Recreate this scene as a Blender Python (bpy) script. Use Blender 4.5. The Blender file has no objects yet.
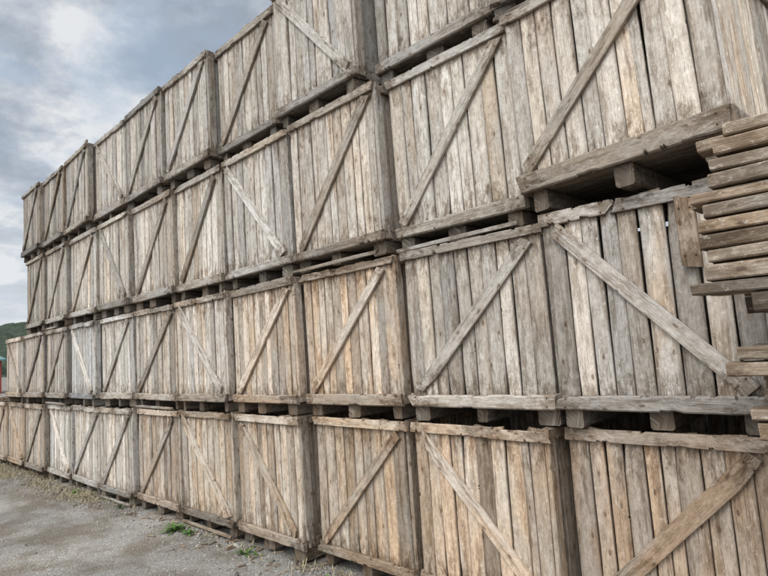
import bpy, math, random
from mathutils import Vector, Matrix
import mathutils, bmesh
random.seed(11)
R=random.Random(5)
scene=bpy.context.scene
col=scene.collection
# ------------------------------------------------------------------ helpers
def nd(nt,t,**k):
    n=nt.nodes.new(t)
    for a,b in k.items(): setattr(n,a,b)
    return n
def newmat(name):
    m=bpy.data.materials.new(name); m.use_nodes=True
    nt=m.node_tree; nt.nodes.clear()
    o=nd(nt,'ShaderNodeOutputMaterial'); b=nd(nt,'ShaderNodeBsdfPrincipled')
    nt.links.new(b.outputs[0],o.inputs[0])
    b.inputs['Roughness'].default_value=.9
    b.inputs['Specular IOR Level'].default_value=.2
    return m,nt,b
def mth(nt,op,a,b=None,c=None,clamp=False):
    n=nd(nt,'ShaderNodeMath',operation=op); n.use_clamp=clamp
    for i,v in enumerate((a,b,c)):
        if v is None: continue
        if isinstance(v,(int,float)): n.inputs[i].default_value=v
        else: nt.links.new(v,n.inputs[i])
    return n.outputs[0]
def comb(nt,x,y,z=0.0):
    n=nd(nt,'ShaderNodeCombineXYZ')
    for i,v in enumerate((x,y,z)):
        if isinstance(v,(int,float)): n.inputs[i].default_value=v
        else: nt.links.new(v,n.inputs[i])
    return n.outputs[0]
def noise(nt,vec,scale=1,detail=4,rough=.55,dist=0,dim='3D'):
    n=nd(nt,'ShaderNodeTexNoise',noise_dimensions=dim); nt.links.new(vec,n.inputs['Vector'])
    n.inputs['Scale'].default_value=scale; n.inputs['Detail'].default_value=detail
    n.inputs['Roughness'].default_value=rough; n.inputs['Distortion'].default_value=dist
    return n.outputs[0]
def ramp(nt,fac,stops):
    n=nd(nt,'ShaderNodeValToRGB'); nt.links.new(fac,n.inputs[0])
    e=n.color_ramp.elements
    while len(e)<len(stops): e.new(.5)
    for i,(p,c) in enumerate(stops):
        e[i].position=p; e[i].color=(c,c,c,1) if isinstance(c,(int,float)) else (*c,1)
    return n.outputs[0]
def mix(nt,fac,a,b,mode='MIX'):
    n=nd(nt,'ShaderNodeMix',data_type='RGBA',blend_type=mode)
    for s,v in ((n.inputs[0],fac),(n.inputs[6],a),(n.inputs[7],b)):
        if isinstance(v,(int,float)): s.default_value=v
        elif isinstance(v,tuple): s.default_value=(*v,1)
        else: nt.links.new(v,s)
    return n.outputs[2]
def sstep(nt,v,a,b):
    n=nd(nt,'ShaderNodeMapRange',interpolation_type='SMOOTHSTEP')
    nt.links.new(v,n.inputs[0]); n.inputs[1].default_value=a; n.inputs[2].default_value=b
    return n.outputs[0]

# ------------------------------------------------------------------ wood
def wood_material(name):
    m,nt,b=newmat(name); L=nt.links
    g=nd(nt,'ShaderNodeUVMap',uv_map='grain'); e=nd(nt,'ShaderNodeUVMap',uv_map='edge')
    s=nd(nt,'ShaderNodeSeparateXYZ'); L.new(g.outputs[0],s.inputs[0])
    s2=nd(nt,'ShaderNodeSeparateXYZ'); L.new(e.outputs[0],s2.inputs[0])
    u,v=s.outputs[0],s.outputs[1]; eu,ev=s2.outputs[0],s2.outputs[1]
    at=nd(nt,'ShaderNodeAttribute',attribute_name='tint')
    kv=nd(nt,'ShaderNodeTexVoronoi',feature='F1',voronoi_dimensions='2D'); kv.inputs['Scale'].default_value=1
    L.new(comb(nt,mth(nt,'MULTIPLY',u,5.0),mth(nt,'MULTIPLY',v,10.5)),kv.inputs['Vector'])
    kd=kv.outputs['Distance']; kc=nd(nt,'ShaderNodeSeparateColor'); L.new(kv.outputs['Color'],kc.inputs[0])
    has=mth(nt,'GREATER_THAN',kc.outputs[0],.68)
    knot=mth(nt,'MULTIPLY',mth(nt,'SUBTRACT',1,sstep(nt,kd,.05,.10)),has)
    halo=mth(nt,'MULTIPLY',mth(nt,'SUBTRACT',1,sstep(nt,kd,.08,.28)),has)
    wob=noise(nt,comb(nt,mth(nt,'MULTIPLY',u,2.0),mth(nt,'MULTIPLY',v,5.0)),1,1,dim='2D')
    vv=mth(nt,'ADD',v,mth(nt,'ADD',mth(nt,'MULTIPLY',halo,.008),mth(nt,'MULTIPLY',wob,.015)))
    g1=noise(nt,comb(nt,mth(nt,'MULTIPLY',u,4.5),mth(nt,'MULTIPLY',vv,240)),1,4,.75,dim='2D')
    bl=noise(nt,comb(nt,mth(nt,'MULTIPLY',u,7),mth(nt,'MULTIPLY',v,18)),1,5,.8,.2,dim='2D')
    big=noise(nt,comb(nt,mth(nt,'MULTIPLY',u,1.3),mth(nt,'MULTIPLY',v,5)),1,2,.5,dim='2D')
    tot=mth(nt,'ADD',mth(nt,'MULTIPLY',g1,.42),mth(nt,'MULTIPLY',bl,.58))
    c=ramp(nt,tot,[(.29,(.150,.127,.103)),(.41,(.290,.258,.220)),(.52,(.400,.365,.320)),(.69,(.54,.510,.465))])
    warm=mth(nt,'MULTIPLY',sstep(nt,big,.34,.62),at.outputs['Alpha'],clamp=True)
    c=mix(nt,warm,c,mix(nt,1.0,c,(1.02,.875,.73),'MULTIPLY'))
    c=mix(nt,mth(nt,'MULTIPLY',halo,.35),c,mix(nt,1,c,(.76,.63,.50),'MULTIPLY'))
    c=mix(nt,mth(nt,'MULTIPLY',knot,.75),c,(.095,.066,.046))
    cr=noise(nt,comb(nt,mth(nt,'MULTIPLY',u,1.1),mth(nt,'MULTIPLY',vv,60)),1,1,.5,dim='2D')
    crack=mth(nt,'SUBTRACT',1,sstep(nt,mth(nt,'ABSOLUTE',mth(nt,'SUBTRACT',cr,.5)),.004,.012))
    cm=mth(nt,'MULTIPLY',crack,sstep(nt,bl,.46,.54))
    c=mix(nt,mth(nt,'MULTIPLY',cm,.6),c,(.06,.047,.035))
    ed=mth(nt,'ADD',eu,mth(nt,'MULTIPLY',mth(nt,'SUBTRACT',bl,.5),.8))
    dm=mth(nt,'MULTIPLY',mth(nt,'SUBTRACT',1,sstep(nt,ed,.0,.22)),.76)
    c=mix(nt,dm,c,mix(nt,1,c,(.42,.36,.30),'MULTIPLY'))
    eg=mth(nt,'ADD',mth(nt,'ABSOLUTE',ev),mth(nt,'MULTIPLY',mth(nt,'SUBTRACT',bl,.5),.06))
    c=mix(nt,mth(nt,'MULTIPLY',sstep(nt,eg,.034,.054),.36),c,(.12,.098,.076))
    st=noise(nt,comb(nt,mth(nt,'MULTIPLY',u,1.8),mth(nt,'MULTIPLY',v,18)),1,4,.75,dim='2D')
    c=mix(nt,mth(nt,'MULTIPLY',sstep(nt,st,.50,.66),.68),c,mix(nt,1,c,(.46,.40,.335),'MULTIPLY'))
    mo=noise(nt,comb(nt,mth(nt,'MULTIPLY',u,22),mth(nt,'MULTIPLY',v,44)),1,4,.85,dim='2D')
    c=mix(nt,mth(nt,'MULTIPLY',sstep(nt,mo,.53,.66),.42),c,(.14,.118,.094))
    c=mix(nt,mth(nt,'MULTIPLY',sstep(nt,mth(nt,'SUBTRACT',1,mo),.57,.70),.5),c,(.60,.585,.55))
    dx=mth(nt,'SUBTRACT',eu,.05); dy=mth(nt,'SUBTRACT',mth(nt,'ABSOLUTE',ev),.024)
    r=mth(nt,'SQRT',mth(nt,'ADD',mth(nt,'MULTIPLY',dx,dx),mth(nt,'MULTIPLY',dy,dy)))
    nail=mth(nt,'SUBTRACT',1,sstep(nt,r,.0035,.006))
    rust=mth(nt,'SUBTRACT',1,sstep(nt,r,.004,.022))
    c=mix(nt,mth(nt,'MULTIPLY',rust,.45),c,(.14,.08,.045))
    c=mix(nt,nail,c,(.035,.028,.024))
    c=mix(nt,1.0,c,at.outputs['Color'],'MULTIPLY')
    L.new(c,b.inputs['Base Color'])
    gb=noise(nt,comb(nt,mth(nt,'MULTIPLY',u,4.5),mth(nt,'MULTIPLY',v,240)),1,2,.7,dim='2D')
    bp=nd(nt,'ShaderNodeBump'); bp.inputs['Strength'].default_value=.35; bp.inputs['Distance'].default_value=.003
    L.new(gb,bp.inputs['Height']); L.new(bp.outputs[0],b.inputs['Normal'])
    return m
WOOD=wood_material('weathered_wood')

class Buf:
    def __init__(s): s.v=[];s.f=[];s.uv=[];s.ev=[];s.t=[]
    def plank(s,o,a,w,n,L,wid,th,tint,segs=5,wob=.0025,cham=.003,taper=0,bow=0,ragged=.003,chip=0,pc=.05,rough=.3,endchip=.4,rg=R):
        o,a,w,n=Vector(o),Vector(a),Vector(w),Vector(n)
        base=len(s.v); c=min(cham,th*.3)
        ru=rg.uniform(0,60); rv=rg.uniform(0,40)
        ph=rg.uniform(0,6.28)
        skew0=rg.uniform(-ragged,ragged); skew1=rg.uniform(-ragged,ragged)
        # stations; a chip adds a tight group of stations so the notch is short and sharp
        st=[(i/segs,0,0) for i in range(segs+1)]
        if chip:
            nch=sum(1 for _ in range(segs) if rg.random()<pc*1.4)
            for _ in range(nch):
                f0=rg.uniform(.03,.95); ln=rg.choice((rg.uniform(.008,.03),rg.uniform(.03,.13)))/L; d=rg.uniform(.2,1)*chip*wid
                if ln*L>.05: d*=.55
                up=rg.random()<.6
                cu,cl=(d,0) if up else (0,d)
                st=[q for q in st if not (f0-.008/L<q[0]<f0+ln+.008/L) or q[0] in (0.0,1.0)]
                if f0+ln+.008/L<1: st+=[(f0-.003/L,0,0),(f0,cu*.8,cl*.8),(f0+ln*.35,cu*.5,cl*.5),(f0+ln*.6,cu,cl),(f0+ln,cu*.25,cl*.25),(f0+ln+.006/L,0,0)]
            st.sort()
            if rg.random()<endchip:
                e=rg.choice((0,len(st)-1)); d=rg.uniform(.4,1)*chip*wid*1.4
                st[e]=(st[e][0],d,0) if rg.random()<.5 else (st[e][0],0,d)
        ns=len(st)-1
        for i,(f,cu,cl) in enumerate(st):
            x=f*L
            hw=wid/2*(1+taper*(f-.5))+rg.uniform(-wob,wob)*.5
            cw=math.sin(f*3.14+ph)*wob+rg.uniform(-wob,wob)*.25
            cn=math.sin(f*3.14)*bow+rg.uniform(-wob,wob)*.3
            sec=[(-hw+c+cl,0),(-hw+cl,c),(-hw+cl,th-c),(-hw+c+cl,th),(hw-c-cu,th),(hw-cu,th-c),(hw-cu,c),(hw-c-cu,0)]
            acc=0;prev=None
            for (sw,sn) in sec:
                xx=x
                if i==0: xx+=skew0*sw/hw+rg.uniform(-1,1)*rough*ragged
                if i==ns: xx+=skew1*sw/hw+rg.uniform(-1,1)*rough*ragged
                s.v.append(o+a*xx+w*(sw+cw)+n*(sn+cn))
                if prev: acc+=math.hypot(sw-prev[0],sn-prev[1])
                prev=(sw,sn)
                s.uv.append((x+ru,acc+rv)); s.ev.append((min(x,L-x),sw)); s.t.append(tint)
        keep=(w.cross(a)).dot(n)>0
        for i in range(ns):
            for j in range(8):
                k=(j+1)%8
                q=[base+i*8+j,base+i*8+k,base+(i+1)*8+k,base+(i+1)*8+j]
                s.f.append(q if keep else q[::-1])
        c0=[base+j for j in range(8)]; c1=[base+ns*8+j for j in range(8)]
        s.f.append(c0[::-1] if keep else c0); s.f.append(c1 if keep else c1[::-1])
    def obj(s,name,mat,parent=None):
        me=bpy.data.meshes.new(name); me.from_pydata(s.v,[],s.f)
        vi=[0]*len(me.loops); me.loops.foreach_get('vertex_index',vi)
        for nm,arr in (('grain',s.uv),('edge',s.ev)):
            l=me.uv_layers.new(name=nm); fl=[]
            for i in vi: fl+=arr[i]
            l.data.foreach_set('uv',fl)
        a=me.attributes.new('tint','FLOAT_COLOR','POINT'); fl=[]
        for t in s.t: fl+=t
        a.data.foreach_set('color',fl)
        me.materials.append(mat)
        ob=bpy.data.objects.new(name,me); col.objects.link(ob)
        if parent: ob.parent=parent
        return ob
X,Y,Z=Vector((1,0,0)),Vector((0,1,0)),Vector((0,0,1))

def tintf(base,rg,spread=.13,warm=.5):
    k=min(1.24,max(.5,rg.gauss(1,spread)))
    if rg.random()<.09: k*=.74
    wv=min(1,max(0,rg.gauss(warm,.26)))
    hue=rg.gauss(0,.012)
    return (base[0]*k*(1+hue),base[1]*k,base[2]*k*(1-hue*1.5),wv)

def crate(row,idx,xl,xr,z0,H,yoff,diag,base,warm,rg,label,rotz=0,roty=0,runner=False,sk=.098,top=False,side_k=1.0,rail_ext=0,post=True,beam_k=.62):
    W=xr-xl; D=1.2; hw=W/2; hd=D/2
    E=bpy.data.objects.new('wooden_crate',None); E.empty_display_size=.2; col.objects.link(E)
    E.location=((xl+xr)/2,yoff+hd,z0); E.rotation_euler=(0,math.radians(roty),math.radians(rotz))
    E['label']=label; E['category']='crate'; E['group']='wooden crates stacked in a tall wall'
    T=lambda sp=.12,k=1.0,dw=0:tintf((base[0]*k,base[1]*k,base[2]*k),rg,sp,warm+dw)
    th=.02; rt=.024
    for x in (-hw+.07,rg.uniform(-.06,.06),hw-.07):
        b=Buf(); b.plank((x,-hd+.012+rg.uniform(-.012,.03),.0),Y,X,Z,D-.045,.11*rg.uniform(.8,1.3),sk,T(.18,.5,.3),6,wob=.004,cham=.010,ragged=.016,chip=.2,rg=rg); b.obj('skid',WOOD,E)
    b=Buf(); y=-hd+.06
    while y<hd-.03:
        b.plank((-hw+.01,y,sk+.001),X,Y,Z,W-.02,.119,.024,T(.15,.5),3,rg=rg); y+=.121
    b.obj('floor_deck',WOOD,E)
    b=Buf(); b.plank((-hw,hd-.001,sk*.5+.002),X,Z,Y,W,sk-.004,.022,T(.15,.6),4,wob=.001,rg=rg); b.obj('base_runner_or_sky_blocker',WOOD,E)  # unseen back board, added to stop sky light showing through the skid slots
    if runner:
        wr=rg.choice((W,W,W*.62))
        b=Buf(); b.plank((-hw+rg.uniform(-.02,.03),-hd-.006,.016),X,Z,-Y,wr-.03,.026,.022,T(.2,.6),8,wob=.002,ragged=.014,chip=.3,rg=rg); b.obj('base_runner_or_sky_blocker',WOOD,E)
    for sx in (-1,1):
        for sy in (-1,1):
            b=Buf(); b.plank((sx*(hw-.075),sy*(hd-.06),sk+.026),Z,X,Y*sy,H-sk-.04,.07,.035,T(.15,.6),2,rg=rg); b.obj('corner_post',WOOD,E)
    def wall(o,ax,out,length,kk=1.0,front=False):
        b=Buf(); x=0.0
        n=rg.choice((9,10,10,11)) if front else 9; ws=[rg.uniform(.75,1.22) for _ in range(n)]
        if rg.random()<.5: ws[rg.randrange(n)]*=.6
        S=sum(ws)
        for qi,wq in enumerate(ws):
            wd=wq/S*length; gap=rg.choice((.003,.005,.007,.009,.013) if row<2 else (.004,.005,.007,.009)) if front else .002
            if side_k>1.2 and not front and ax==Y: gap=.005
            z1=sk+.002+rg.uniform(-.006,.008)
            z2=H-.006-abs(rg.gauss(0,.012))
            if top: z2=H+.004+rg.gauss(0,.013)
            if not front: z2=H-.004
            lean=rg.gauss(0,.004) if front else 0
            p=Vector(o)+ax*(x+wd/2)+Z*z1
            a=(Z+ax*lean).normalized()
            k2=kk*(.85 if front and qi in (0,n-1) else 1)
            b.plank(p,a,ax,out,z2-z1,wd-gap,th,T(.155,k2),5,wob=.002 if front else .001,taper=rg.gauss(0,.04) if front else 0,bow=rg.gauss(0,.005),ragged=.008,chip=.12 if front else 0,pc=.03,rg=rg)
            x+=wd
        b.obj('plank_wall',WOOD,E)
    wall((-hw,-hd+.022,0),X,-Y,W,1.0,True)
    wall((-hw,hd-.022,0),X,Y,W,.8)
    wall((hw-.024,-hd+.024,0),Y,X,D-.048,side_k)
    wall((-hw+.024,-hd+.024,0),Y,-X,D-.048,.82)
    yf=-hd+.001
    tr=rg.uniform(.052,.074); brl=rg.uniform(.068,.09)
    if row==1 and idx<1: brl=.080
    if (row,idx)==(2,-1): brl=.11
    zb0=sk-.004
    if post:
        for yy in (-hd+.045,hd-.045):
            b=Buf(); b.plank((hw-.003,yy,sk+.01),Z,Y,X,H-sk-.02,.082,.03,T(.15,.86,0),6,wob=.002,cham=.006,chip=.2,rg=rg); b.obj('corner_post',WOOD,E)
    b=Buf(); tz=H-.010-tr/2; ex=.004+rail_ext
    rk=rg.uniform(.74,.92); tilt=rg.gauss(0,.004); ax=(X+Z*tilt).normalized()
    if rg.random()<.4 and not rail_ext:
        q=rg.uniform(.35,.7)*W
        b.plank((-hw-.004,yf,tz),ax,Z,-Y,q-.006,tr,rt,T(.16,rk),9,wob=.001,ragged=.022,chip=.42,pc=.35,rough=.8,rg=rg)
        b.plank((-hw+q+.004,yf,tz-.006),X,Z,-Y,W-q+.02,tr*.93,rt,T(.16,rk),9,wob=.001,ragged=.022,chip=.42,pc=.35,rough=.8,rg=rg)
    else: b.plank((-hw-ex,yf,tz),ax,Z,-Y,W+2*ex+.02*(not rail_ext),tr,rt,T(.16,rk+.04),10,wob=.0012,taper=rg.gauss(0,.10),ragged=.018,chip=.42,pc=.45,rough=.7,rg=rg)
    b.obj('top_rail',WOOD,E)
    b=Buf(); b.plank((-hw-.004,yf,zb0+brl/2),X,Z,-Y,W+.008+(.024 if post else 0),brl,rt+.010,T(.14,beam_k,.1),10,wob=.0012,taper=rg.gauss(0,.08),cham=.008,ragged=.016,chip=.32,pc=.45,rough=.6,rg=rg); b.obj('bottom_rail',WOOD,E)
    for sx in (-1,1):
        for zz,hh in ((H-.012-tr/2,tr),(zb0+brl/2+.004,brl)):
            d0=.09 if (post and sx>0) else .0
            b=Buf(); b.plank((sx*(hw-.003),-hd+.004+d0,zz),Y,Z,X*sx,D-.01-2*d0,hh,rt,T(.12,.9),6,wob=.002,chip=.2,rg=rg); b.obj('side_rail',WOOD,E)
    b=Buf(); b.plank((-hw,hd-.001,H-.01-tr/2),X,Z,Y,W,tr,rt,T(),4,rg=rg); b.obj('top_rail',WOOD,E)
    bw=rg.uniform(.072,.092)
    zA=zb0+brl+.024; zB=H-.012-tr-.022
    if diag in '/\\':
        xA,xB=-hw+.055+rg.uniform(-.01,.05),hw-.055-rg.uniform(-.01,.05)
        if diag=='/': p=Vector((xA,yf-.0015,zA)); q=Vector((xB,yf-.0015,zB))
        else: p=Vector((xA,yf-.0015,zB)); q=Vector((xB,yf-.0015,zA))
        a=(q-p).normalized(); w=a.cross(Y).normalized()
        dk=rg.uniform(.66,.82) if (row>=2 or idx>2) and diag=='/' else rg.uniform(.84,1.02)
        if diag=='\\': dk=rg.uniform(.95,1.12)
        b=Buf(); b.plank(p,a,w,-Y,(q-p).length,bw,rt,T(.08,dk),8,wob=.0015,ragged=.03,chip=.2,pc=.1,rg=rg); b.obj('diagonal_brace',WOOD,E)
    return E

X0=-1.438; W=1.069
Zs=[0,1.145,2.298,3.57,4.80]; off=[0.01,.0,-.015,-.15]
DI=[r'/\/\\///\/\/\/', r'\///\//\//\ '.strip(), r'///\//\///', r'/-\///\///']
base_cols={0:(1.16,1.07,.97),1:(1.25,1.21,1.16),2:(1.24,1.22,1.18),3:(1.15,1.14,1.12)}
warms={0:.8,1:.4,2:.25,3:.15}
over={(1,1):((1.27,1.16,1.05),.85),(0,0):((1.22,1.11,1.0),.95),(0,-1):((.98,.88,.79),.9),(1,0):((1.16,1.13,1.09),.25),(1,-1):((1.20,1.17,1.14),.2),
      (1,6):((1.24,1.29,1.35),.0),(1,5):((1.32,1.31,1.29),.1),(0,6):((1.32,1.31,1.28),.1),(0,7):((1.32,1.32,1.31),.1),(0,5):((1.32,1.29,1.24),.15),
      (3,6):((.98,.96,.93),.3),(3,7):((.90,.88,.85),.3),(3,8):((.82,.80,.77),.35),(2,8):((.88,.86,.82),.35),(0,1):((1.04,.95,.85),.85),
      (1,2):((1.25,1.16,1.07),.75),(2,2):((1.12,1.11,1.09),.2),(1,7):((1.06,1.04,1.01),.3),(1,8):((.98,.95,.92),.3),(0,2):((1.15,1.07,.98),.75),(0,3):((1.20,1.12,1.02),.8),
      (2,1):((1.16,1.12,1.07),.35),(3,2):((1.06,1.04,1.0),.25),(3,4):((1.05,1.04,1.02),.2),(2,4):((1.16,1.12,1.07),.3),(2,-1):((1.22,1.18,1.13),.35),(0,8):((1.1,1.04,.97),.5),(0,4):((1.1,1.02,.94),.6)}
CR={}
for row in range(4):
    H=Zs[row+1]-Zs[row]-.002
    for j,dg in enumerate(DI[row]):
        idx=j-1
        rg=random.Random(row*100+j*7+3)
        xr=X0-idx*W+off[row]; xl=xr-W
        xl+=rg.uniform(.006,.026); xr-=rg.uniform(.05,.085)
        yo=rg.uniform(-.026,.026)
        rz=-rg.uniform(1.0,3.0); ry=rg.uniform(-.6,.6); sk=.098; zz=Zs[row]; HH=H; ext=0; sdk=1.08; post=True; bk=.68
        rn=rg.random()<.3 and not (row<2 and idx<2)
        if (row,idx)==(0,0): xr-=.03; yo=-.03
        if (row,idx)==(0,-1): yo=.05
        if (row,idx)==(3,1): yo=-.06
        if (row,idx)==(3,0): yo=.05; xl+=.02
        if (row,idx)==(2,1): yo=-.06
        if (row,idx)==(2,0): yo=.02; rz=-.6
        if (row,idx)==(1,0): yo=.0; rz=.2; xr=X0-.012; ext=.006; ry=.1; post=False; bk=.8
        if (row,idx)==(1,-1): yo=.0; rz=.2; HH+=.045; xl=X0+.004; ry=0; bk=.85
        if (row,idx)==(2,-1): zz+=.062; HH-=.062; yo=-.10; rz=-5.0; sk=.115; ry=-1.4; rn=False; xr+=.085; sdk=1.45; post=False; bk=.5
        if (row,idx)==(1,9): xl-=.22; xr-=.10
        if (row,idx)==(1,8): xl-=.09
        if row==3: HH+=rg.uniform(-.025,.035)
        bc,wm=over.get((row,idx),(base_cols[row],warms[row]))
        tone='greyish' if wm<.35 else ('brown' if wm<.72 else 'warm brown')
        lab='%s weathered plank crate%s, %s'%(tone,' with diagonal brace' if dg!='-' else ' without a brace','standing on the gravel' if row==0 else ('on top of the stack' if row==3 else 'stacked on another crate'))
        CR[(row,idx)]=(crate(row,idx,xl,xr,zz,HH,yo,dg,bc,wm,rg,lab,rotz=rz,roty=ry,runner=rn,sk=sk,top=(row==3),side_k=sdk,rail_ext=ext,post=post,beam_k=bk),(xl+xr)/2)
# short vertical timber nailed on the front of one crate
E,cx=CR[(1,-1)]
b=Buf(); b.plank((-.69-cx,-.6+.0005,.78),Z,X,-Y,.33,.085,.03,(.86,.74,.62,.9),4,wob=.002,ragged=.012,chip=.2,rough=.6,rg=random.Random(4)); b.obj('patch_board',WOOD,E)

# ------------------------------------------------------------------ stack of old pallets in front of the wall
z=0.0; i=0
rg=random.Random(86)
poked=False
while z<2.22:
    P=bpy.data.objects.new('wooden_pallet',None); col.objects.link(P)
    hh=rg.uniform(.092,.118)
    xl=-.20
    if 1.26<z<1.48: xl=-.385+rg.uniform(-.02,.03)
    elif z>1.575: xl=-.425+rg.uniform(-.03,.04)
    if z>2.13: xl=-.40
    poke=(z>1.66 and not poked)
    if poke: poked=True
    P.location=(xl,-.85,z); P.rotation_euler=(0,math.radians(rg.uniform(-.4,.4)),math.radians(rg.uniform(-3,3)))
    P['label']='broken old wooden pallet in a leaning stack beside the crates'; P['category']='pallet'; P['group']='old pallets piled up'
    LEN=1.15; bs=(.98,.89,.79)
    dt=rg.uniform(.040,.050)
    TT=lambda k=1.0: tintf((bs[0]*k,bs[1]*k,bs[2]*k),rg,.30,rg.choice((.1,.4,.9)))
    for yy in (0,.26,.52):
        b=Buf(); s0=rg.uniform(-.03,.09)
        b.plank((s0,yy+.045,0.001),X,Y,Z,LEN,.10,hh-dt-.010,TT(.85),6,wob=.004,cham=.005,ragged=.006,rough=.3,rg=rg); b.obj('stringer',WOOD,P)
    for xq in (.10+rg.uniform(0,.06),.5,1.0):
        b=Buf(); b.plank((xq,.03,.002),Y,X,Z,.56,.10,hh-dt-.004,TT(.8),4,wob=.002,cham=.005,ragged=.006,rough=.3,rg=rg)
        b.obj('cross_block',WOOD,P)
    b=Buf()
    for qi,yy in enumerate((0,.12,.25,.38,.50)):
        s0=rg.uniform(-.06,.07)-(.12 if (poke and qi==0) else 0)
        dev=Vector((1,rg.uniform(-.035,.035),rg.uniform(-.006,.006))).normalized()
        b.plank((s0,yy+.05,hh-dt),dev,Z.cross(dev),Z,LEN,.105,dt-.003-rg.uniform(0,.008),TT(),8,wob=.005,cham=.005,ragged=.009,chip=.2,pc=.3,rough=.35,endchip=0,bow=rg.uniform(-.002,.002),rg=rg)
    b.obj('deck_boards',WOOD,P)
    z+=hh; i+=1

# ------------------------------------------------------------------ ground
m,nt,b=newmat('gravel_ground'); L=nt.links
tc=nd(nt,'ShaderNodeTexCoord').outputs['Object']
v1=nd(nt,'ShaderNodeTexVoronoi',voronoi_dimensions='2D'); v1.inputs['Scale'].default_value=60; L.new(tc,v1.inputs['Vector'])
v2=nd(nt,'ShaderNodeTexVoronoi',voronoi_dimensions='2D'); v2.inputs['Scale'].default_value=150; L.new(tc,v2.inputs['Vector'])
sc=nd(nt,'ShaderNodeSeparateColor'); L.new(v1.outputs['Color'],sc.inputs[0])
sc2=nd(nt,'ShaderNodeSeparateColor'); L.new(v2.outputs['Color'],sc2.inputs[0])
n1=noise(nt,tc,1.3,6,.7); n2=noise(nt,tc,9,6,.75); n3=noise(nt,tc,.4,3,.6)
c=ramp(nt,sc2.outputs[0],[(0,(.14,.126,.108)),(.6,(.222,.205,.180)),(1,(.37,.35,.325))])
c=mix(nt,sstep(nt,sc.outputs[0],.76,.84),c,ramp(nt,sc.outputs[1],[(0,(.13,.12,.107)),(1,(.43,.41,.38))]))
c=mix(nt,mth(nt,'MULTIPLY',sstep(nt,n2,.36,.58),.78),c,(.218,.198,.169))
c=mix(nt,sstep(nt,n1,.40,.60),c,mix(nt,1,c,(.62,.57,.51),'MULTIPLY'))
c=mix(nt,sstep(nt,n3,.45,.62),c,mix(nt,1,c,(1.28,1.27,1.25),'MULTIPLY'))
L.new(c,b.inputs['Base Color'])
bp=nd(nt,'ShaderNodeBump'); bp.inputs['Strength'].default_value=.9; bp.inputs['Distance'].default_value=.012
L.new(mth(nt,'ADD',mth(nt,'MULTIPLY',v1.outputs['Distance'],-.5),mth(nt,'MULTIPLY',n2,.9)),bp.inputs['Height'])
L.new(bp.outputs[0],b.inputs['Normal'])
GM=m
def gz(x,y):
    return (mathutils.noise.noise(Vector((x*.6,y*.6,0)))*.03+mathutils.noise.noise(Vector((x*2.1,y*2.1,4)))*.014)-.02 if y<6 else -.02
xs=[-2500,-800,-300,-120,-60,-40]+[-30+.3*i for i in range(121)]+[12,30,80,300,2500]
ys=[-2500,-600,-150,-50,-20]+[-10+.3*i for i in range(41)]+[3,6,12,30,80,300,900,2500]
vs=[(x,y,gz(x,y) if (-31<x<8 and -11<y<3) else -.02) for y in ys for x in xs]
fs=[(j*len(xs)+i,j*len(xs)+i+1,(j+1)*len(xs)+i+1,(j+1)*len(xs)+i) for j in range(len(ys)-1) for i in range(len(xs)-1)]
me=bpy.data.meshes.new('ground'); me.from_pydata(vs,[],fs); me.materials.append(GM)
for p in me.polygons: p.use_smooth=True
g=bpy.data.objects.new('ground',me); col.objects.link(g); g['kind']='structure'; g['label']='grey compacted gravel yard'

m,nt,b=newmat('stone'); L=nt.links
at=nd(nt,'ShaderNodeAttribute',attribute_name='tint')
c=mix(nt,1,(.255,.238,.213),at.outputs['Color'],'MULTIPLY')
L.new(c,b.inputs['Base Color']); SM=m
bmx=bmesh.new(); bmesh.ops.create_icosphere(bmx,subdivisions=1,radius=1)
iv=[v.co.copy() for v in bmx.verts]; iff=[[v.index for v in f.verts] for f in bmx.faces]; bmx.free()
vs=[];fs=[];ts=[]
rg=random.Random(3)
for i in range(8500):
    x=-rg.uniform(1,17); y=-abs(rg.gauss(0,1))*1.6+ .1
    if rg.random()<.45: y=-abs(rg.gauss(0,.25))-.02
    elif mathutils.noise.noise(Vector((x*.9,y*.9,9)))<-.05: continue
    r=rg.choice((.004,.005,.007,.009,.012))*rg.uniform(.7,1.2)
    if rg.random()<.03: r*=2.3
    k=rg.uniform(.55,1.45); tt=(k,k*rg.uniform(.96,1),k*rg.uniform(.86,1),1)
    Rm=mathutils.Euler((rg.uniform(0,6),rg.uniform(0,6),rg.uniform(0,6))).to_matrix()
    sx=(rg.uniform(.7,1.4),rg.uniform(.6,1),rg.uniform(.5,.9)); bb=len(vs)
    for v in iv:
        q=Rm@Vector((v.x*sx[0],v.y*sx[1],v.z*sx[2]))*rg.uniform(.85,1.15)
        vs.append((x+q.x*r,y+q.y*r,gz(x,y)+r*.25+q.z*r)); ts.append(tt)
    fs+=[[bb+q for q in f] for f in iff]
me=bpy.data.meshes.new('gravel'); me.from_pydata(vs,[],fs); me.materials.append(SM)
a=me.attributes.new('tint','FLOAT_COLOR','POINT'); a.data.foreach_set('color',[q for t_ in ts for q in t_])
o=bpy.data.objects.new('gravel',me); col.objects.link(o); o['kind']='stuff'; o['label']='loose grey stones scattered over the yard'; o['category']='gravel'

b=Buf(); rg=random.Random(21)
for i in range(200):
    x=-rg.uniform(3,13.5)
    a=rg.uniform(0,3.14); d=Vector((math.cos(a),math.sin(a),0)); w_=Vector((-d.y,d.x,0))
    y=-abs(rg.gauss(.05,.18)); zz=gz(x,y)+.004
    b.plank((x,y,zz),d,w_,Z,rg.uniform(.03,.13),rg.uniform(.006,.022),rg.uniform(.004,.010),tintf((.88,.79,.68),rg,.3,.5),2,wob=.002,cham=.001,ragged=.006,rg=rg)
o=b.obj('wood_splinters',WOOD); o['kind']='stuff'; o['label']='splinters and bark chips on the gravel'; o['category']='debris'

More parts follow.
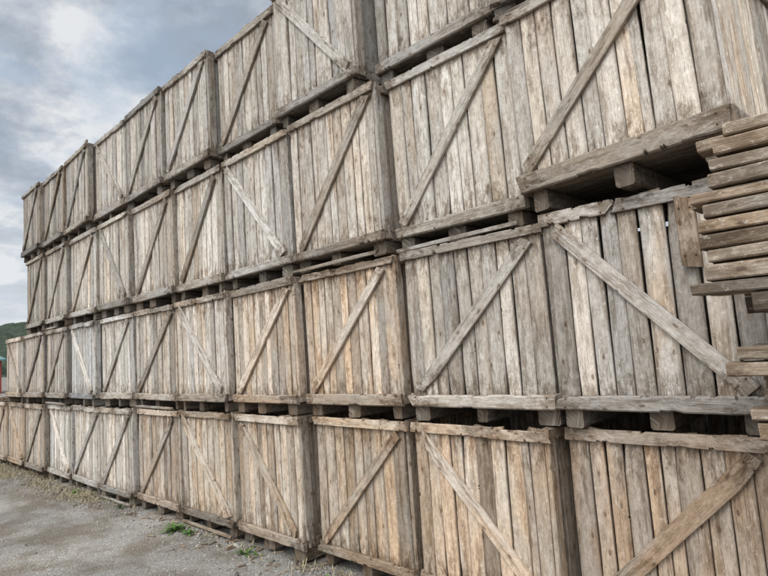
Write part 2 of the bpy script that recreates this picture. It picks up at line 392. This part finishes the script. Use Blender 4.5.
# ------------------------------------------------------------------ plants
def leafmat(name,c0,c1):
    m,nt,b=newmat(name)
    n=noise(nt,nd(nt,'ShaderNodeTexCoord').outputs['Object'],25,2)
    nt.links.new(ramp(nt,n,[(.3,c0),(.7,c1)]),b.inputs['Base Color']); return m
GREEN=leafmat('weed_leaf',(.05,.10,.025),(.12,.19,.05))
STRAW=leafmat('dry_grass_blade',(.19,.155,.095),(.40,.34,.215))
def leaf(vs,fs,o,ang,ln,wd,lift,droop,rg,lobes=True):
    d=Vector((math.cos(ang),math.sin(ang),0)); s=Vector((-d.y,d.x,0)); n=7; bb=len(vs)
    for i in range(n+1):
        f=i/n; w=wd*math.sin(max(.06,min(1,f*.92+.05))*3.14)*(1 if not lobes or i%2 else .55)
        p=Vector(o)+d*ln*f+Z*(lift*f-droop*f*f)
        vs+= [p-s*w+Z*w*.3,p,p+s*w+Z*w*.3]
    for i in range(n):
        for j in range(2):
            q=bb+i*3+j; fs.append((q,q+1,q+4,q+3))
def weed(x,y,sz,cnt,seed):
    rg=random.Random(seed); vs=[];fs=[]
    for i in range(cnt):
        leaf(vs,fs,(rg.uniform(-.03,.03)*sz*5,rg.uniform(-.03,.03)*sz*5,0),rg.uniform(0,6.28),sz*rg.uniform(.6,1.1),sz*rg.uniform(.1,.17),sz*rg.uniform(.3,1.0),sz*rg.uniform(.3,.6),rg)
    me=bpy.data.meshes.new('weed_plant'); me.from_pydata(vs,[],fs); me.materials.append(GREEN)
    o=bpy.data.objects.new('weed_plant',me); o.location=(x,y,gz(x,y)); col.objects.link(o)
    o['label']='low green leafy weed growing at the foot of the crates'; o['category']='weed'; o['group']='weeds along the crate wall'
weed(-5.52,-.19,.15,24,1); weed(-5.3,-.16,.10,14,2); weed(-4.38,-.14,.10,16,3); weed(-4.25,-.1,.07,9,4); weed(-7.0,-.12,.1,10,5); weed(-3.35,-.12,.06,8,6); weed(-8.4,-.15,.12,12,8)
rg=random.Random(9); vs=[];fs=[]
cl=[(-rg.uniform(8.0,15),-abs(rg.gauss(.10,.14)),rg.uniform(.15,.45)) for _ in range(32)]+[(-rg.uniform(3.2,8.5),-abs(rg.gauss(.04,.05)),rg.uniform(.05,.18)) for _ in range(14)]
for i in range(5600):
    cx,cy,cr_=rg.choice(cl[:32]) if rg.random()<.88 else rg.choice(cl)
    x=cx+rg.gauss(0,cr_); y=min(.0,cy+rg.gauss(0,cr_*.3))
    a=rg.uniform(0,6.28); ln=rg.uniform(.03,.12); lift=rg.uniform(-.0,.7)*ln
    d=Vector((math.cos(a),math.sin(a),0)); s=Vector((-d.y,d.x,0))*.0028
    p=Vector((x,y,gz(x,y)+.004)); bb=len(vs)
    mid=p+d*ln*.5+Z*lift*.8; e=p+d*ln+Z*lift*.9
    vs+=[p-s,p+s,mid+s,mid-s,e]; fs+=[(bb,bb+1,bb+2,bb+3),(bb+3,bb+2,bb+4)]
me=bpy.data.meshes.new('dry_grass'); me.from_pydata(vs,[],fs); me.materials.append(STRAW)
o=bpy.data.objects.new('dry_grass',me); col.objects.link(o); o['kind']='stuff'; o['label']='dry straw and dead grass along the base'; o['category']='grass'

# ------------------------------------------------------------------ hill & shed
m,nt,b=newmat('forest_hill'); tcn=nd(nt,'ShaderNodeTexCoord').outputs['Object']
nt.links.new(ramp(nt,noise(nt,tcn,.12,6,.75),[(.35,(.014,.022,.013)),(.52,(.028,.040,.022)),(.7,(.060,.070,.040))]),b.inputs['Base Color'])
vs=[];fs=[];NA=260;NR=26
for a in range(NA):
    th=math.radians(95+150*a/(NA-1))
    for r in range(NR):
        f=r/(NR-1); rad=380+520*f
        x=rad*math.cos(th); y=rad*math.sin(th)
        h=62*math.sin(min(1,f*1.15)*math.pi/2)**1.3*(.9+.3*mathutils.noise.noise(Vector((th*3,0,2))))
        h+=mathutils.noise.noise(Vector((x*.05,y*.05,0)))*5+mathutils.noise.noise(Vector((x*.18,y*.18,3)))*5*min(1,f*4)
        vs.append((x,y,h-3 if r else -5))
for a in range(NA-1):
    for r in range(NR-1):
        q=a*NR+r; fs.append((q,q+1,q+NR+1,q+NR))
me=bpy.data.meshes.new('hill'); me.from_pydata(vs,[],fs); me.materials.append(m)
o=bpy.data.objects.new('hill',me); col.objects.link(o); o['kind']='structure'; o['label']='wooded green hill beyond the yard'

def flat(name,c0,c1,sc=3):
    m,nt,b=newmat(name); t=nd(nt,'ShaderNodeTexCoord').outputs['Object']
    nt.links.new(ramp(nt,noise(nt,t,sc,4),[(.3,c0),(.7,c1)]),b.inputs['Base Color'])
    b.inputs['Roughness'].default_value=.6
    return m
RED=flat('red_cladding',(.24,.045,.035),(.34,.07,.055)); TEAL=flat('teal_roofing',(.10,.19,.19),(.15,.25,.24)); DARK=flat('dark_door',(.05,.05,.05),(.09,.09,.09))
def boxmesh(name,bxs,mat,parent):
    vs=[];fs=[]
    for (x0,x1,y0,y1,z0,z1) in bxs:
        b0=len(vs); vs+=[(x,y,z) for x in (x0,x1) for y in (y0,y1) for z in (z0,z1)]
        fs+=[tuple(b0+i for i in q) for q in ((0,1,3,2),(4,6,7,5),(0,4,5,1),(2,3,7,6),(0,2,6,4),(1,5,7,3))]
    me=bpy.data.meshes.new(name); me.from_pydata(vs,[],fs); me.materials.append(mat)
    o=bpy.data.objects.new(name,me); col.objects.link(o); o.parent=parent; return o
S=bpy.data.objects.new('farm_shed',None); col.objects.link(S); S.location=(-60,7.5,0)
S['label']='low red metal shed with a teal roof at the yard end'; S['category']='shed'
boxmesh('wall',[(-8,0,-16,3.6,-.1,2.9)]+[(0.0,.035,-16+.3*i,-15.88+.3*i,0,2.9) for i in range(65)],RED,S)
vs=[(-8.4,-16.4,2.9),(.4,-16.4,2.9),(.4,3.9,2.9),(-8.4,3.9,2.9),(-4,-16.4,3.7),(-4,3.9,3.7),(-8.4,-16.4,3.05),(.4,-16.4,3.05),(.4,3.9,3.05),(-8.4,3.9,3.05)]
me=bpy.data.meshes.new('roof'); me.from_pydata(vs,[],[(0,3,2,1),(0,1,7,6),(1,2,8,7),(2,3,9,8),(3,0,6,9),(6,7,4),(8,9,5),(7,8,5,4),(9,6,4,5)]); me.materials.append(TEAL)
o=bpy.data.objects.new('roof',me); col.objects.link(o); o.parent=S
boxmesh('door',[(.036,.07,-6,-3.2,-.02,2.3)],DARK,S)

# ------------------------------------------------------------------ light
sun_el,sun_az=math.radians(50),math.radians(172)
sd=Vector((math.sin(sun_az)*math.cos(sun_el),math.cos(sun_az)*math.cos(sun_el),math.sin(sun_el)))
ld=bpy.data.lights.new('sun','SUN'); ld.energy=1.5; ld.angle=math.radians(16); ld.color=(1,.97,.93)
lo=bpy.data.objects.new('sun',ld); col.objects.link(lo); lo.rotation_euler=(-sd).to_track_quat('-Z','Y').to_euler()
w=bpy.data.worlds.new('World'); scene.world=w; w.use_nodes=True; nt=w.node_tree; nt.nodes.clear(); L=nt.links
out=nd(nt,'ShaderNodeOutputWorld'); b1=nd(nt,'ShaderNodeBackground'); b2=nd(nt,'ShaderNodeBackground'); ms=nd(nt,'ShaderNodeMixShader')
sky=nd(nt,'ShaderNodeTexSky',sky_type='NISHITA'); sky.sun_disc=False; sky.sun_elevation=sun_el; sky.sun_rotation=sun_az
L.new(sky.outputs[0],b1.inputs[0]); b1.inputs[1].default_value=.08
tc=nd(nt,'ShaderNodeTexCoord').outputs['Generated']; sp=nd(nt,'ShaderNodeSeparateXYZ'); L.new(tc,sp.inputs[0])
zz=mth(nt,'ADD',mth(nt,'MAXIMUM',sp.outputs[2],0),.22)
pv=comb(nt,mth(nt,'DIVIDE',sp.outputs[0],zz),mth(nt,'DIVIDE',sp.outputs[1],zz),.3)
ca=noise(nt,pv,4.2,9,.58,.1); cb=noise(nt,pv,2.0,3,.5); cbl=noise(nt,pv,2.8,5,.55,.1)
cf=mth(nt,'ADD',mth(nt,'MULTIPLY',ca,.65),mth(nt,'MULTIPLY',cb,.35))
cc=ramp(nt,cf,[(.41,(.37,.42,.49)),(.475,(.48,.53,.60)),(.52,(.63,.67,.72)),(.57,(.86,.875,.89))])
cc=mix(nt,mth(nt,'MULTIPLY',sstep(nt,cbl,.52,.64),.5),cc,(.41,.53,.69))
hz=mth(nt,'SUBTRACT',1,sstep(nt,sp.outputs[2],.05,.38))
cc=mix(nt,mth(nt,'MULTIPLY',hz,.6),cc,(.82,.86,.90))
dt=nd(nt,'ShaderNodeVectorMath',operation='DOT_PRODUCT'); L.new(tc,dt.inputs[0]); dt.inputs[1].default_value=sd
gl=mth(nt,'ADD',1.0,mth(nt,'MULTIPLY',sstep(nt,dt.outputs['Value'],.42,1.0),4.2))
L.new(cc,b2.inputs[0]); L.new(gl,b2.inputs[1])
ms.inputs[0].default_value=.9
L.new(b1.outputs[0],ms.inputs[1]); L.new(b2.outputs[0],ms.inputs[2]); L.new(ms.outputs[0],out.inputs[0])
scene.view_settings.view_transform='Standard'; scene.view_settings.look='None'; scene.view_settings.exposure=0

# ------------------------------------------------------------------ camera
f,yaw,pi_,ro,D,h=560,.738,.1065,-.070,2.945,1.643
F=Vector((-math.sin(yaw)*math.cos(pi_),math.cos(yaw)*math.cos(pi_),math.sin(pi_)))
R0=Vector((math.cos(yaw),math.sin(yaw),0)); U0=R0.cross(F)
Rr=math.cos(ro)*R0+math.sin(ro)*U0; U=-math.sin(ro)*R0+math.cos(ro)*U0
cd=bpy.data.cameras.new('camera'); co=bpy.data.objects.new('camera',cd); col.objects.link(co)
M=Matrix((Rr,U,-F)).transposed().to_4x4(); M.translation=Vector((0,-D,h)); co.matrix_world=M
cd.sensor_width=36; cd.lens=f/768*36; cd.clip_start=.05; cd.clip_end=6000
scene.camera=co
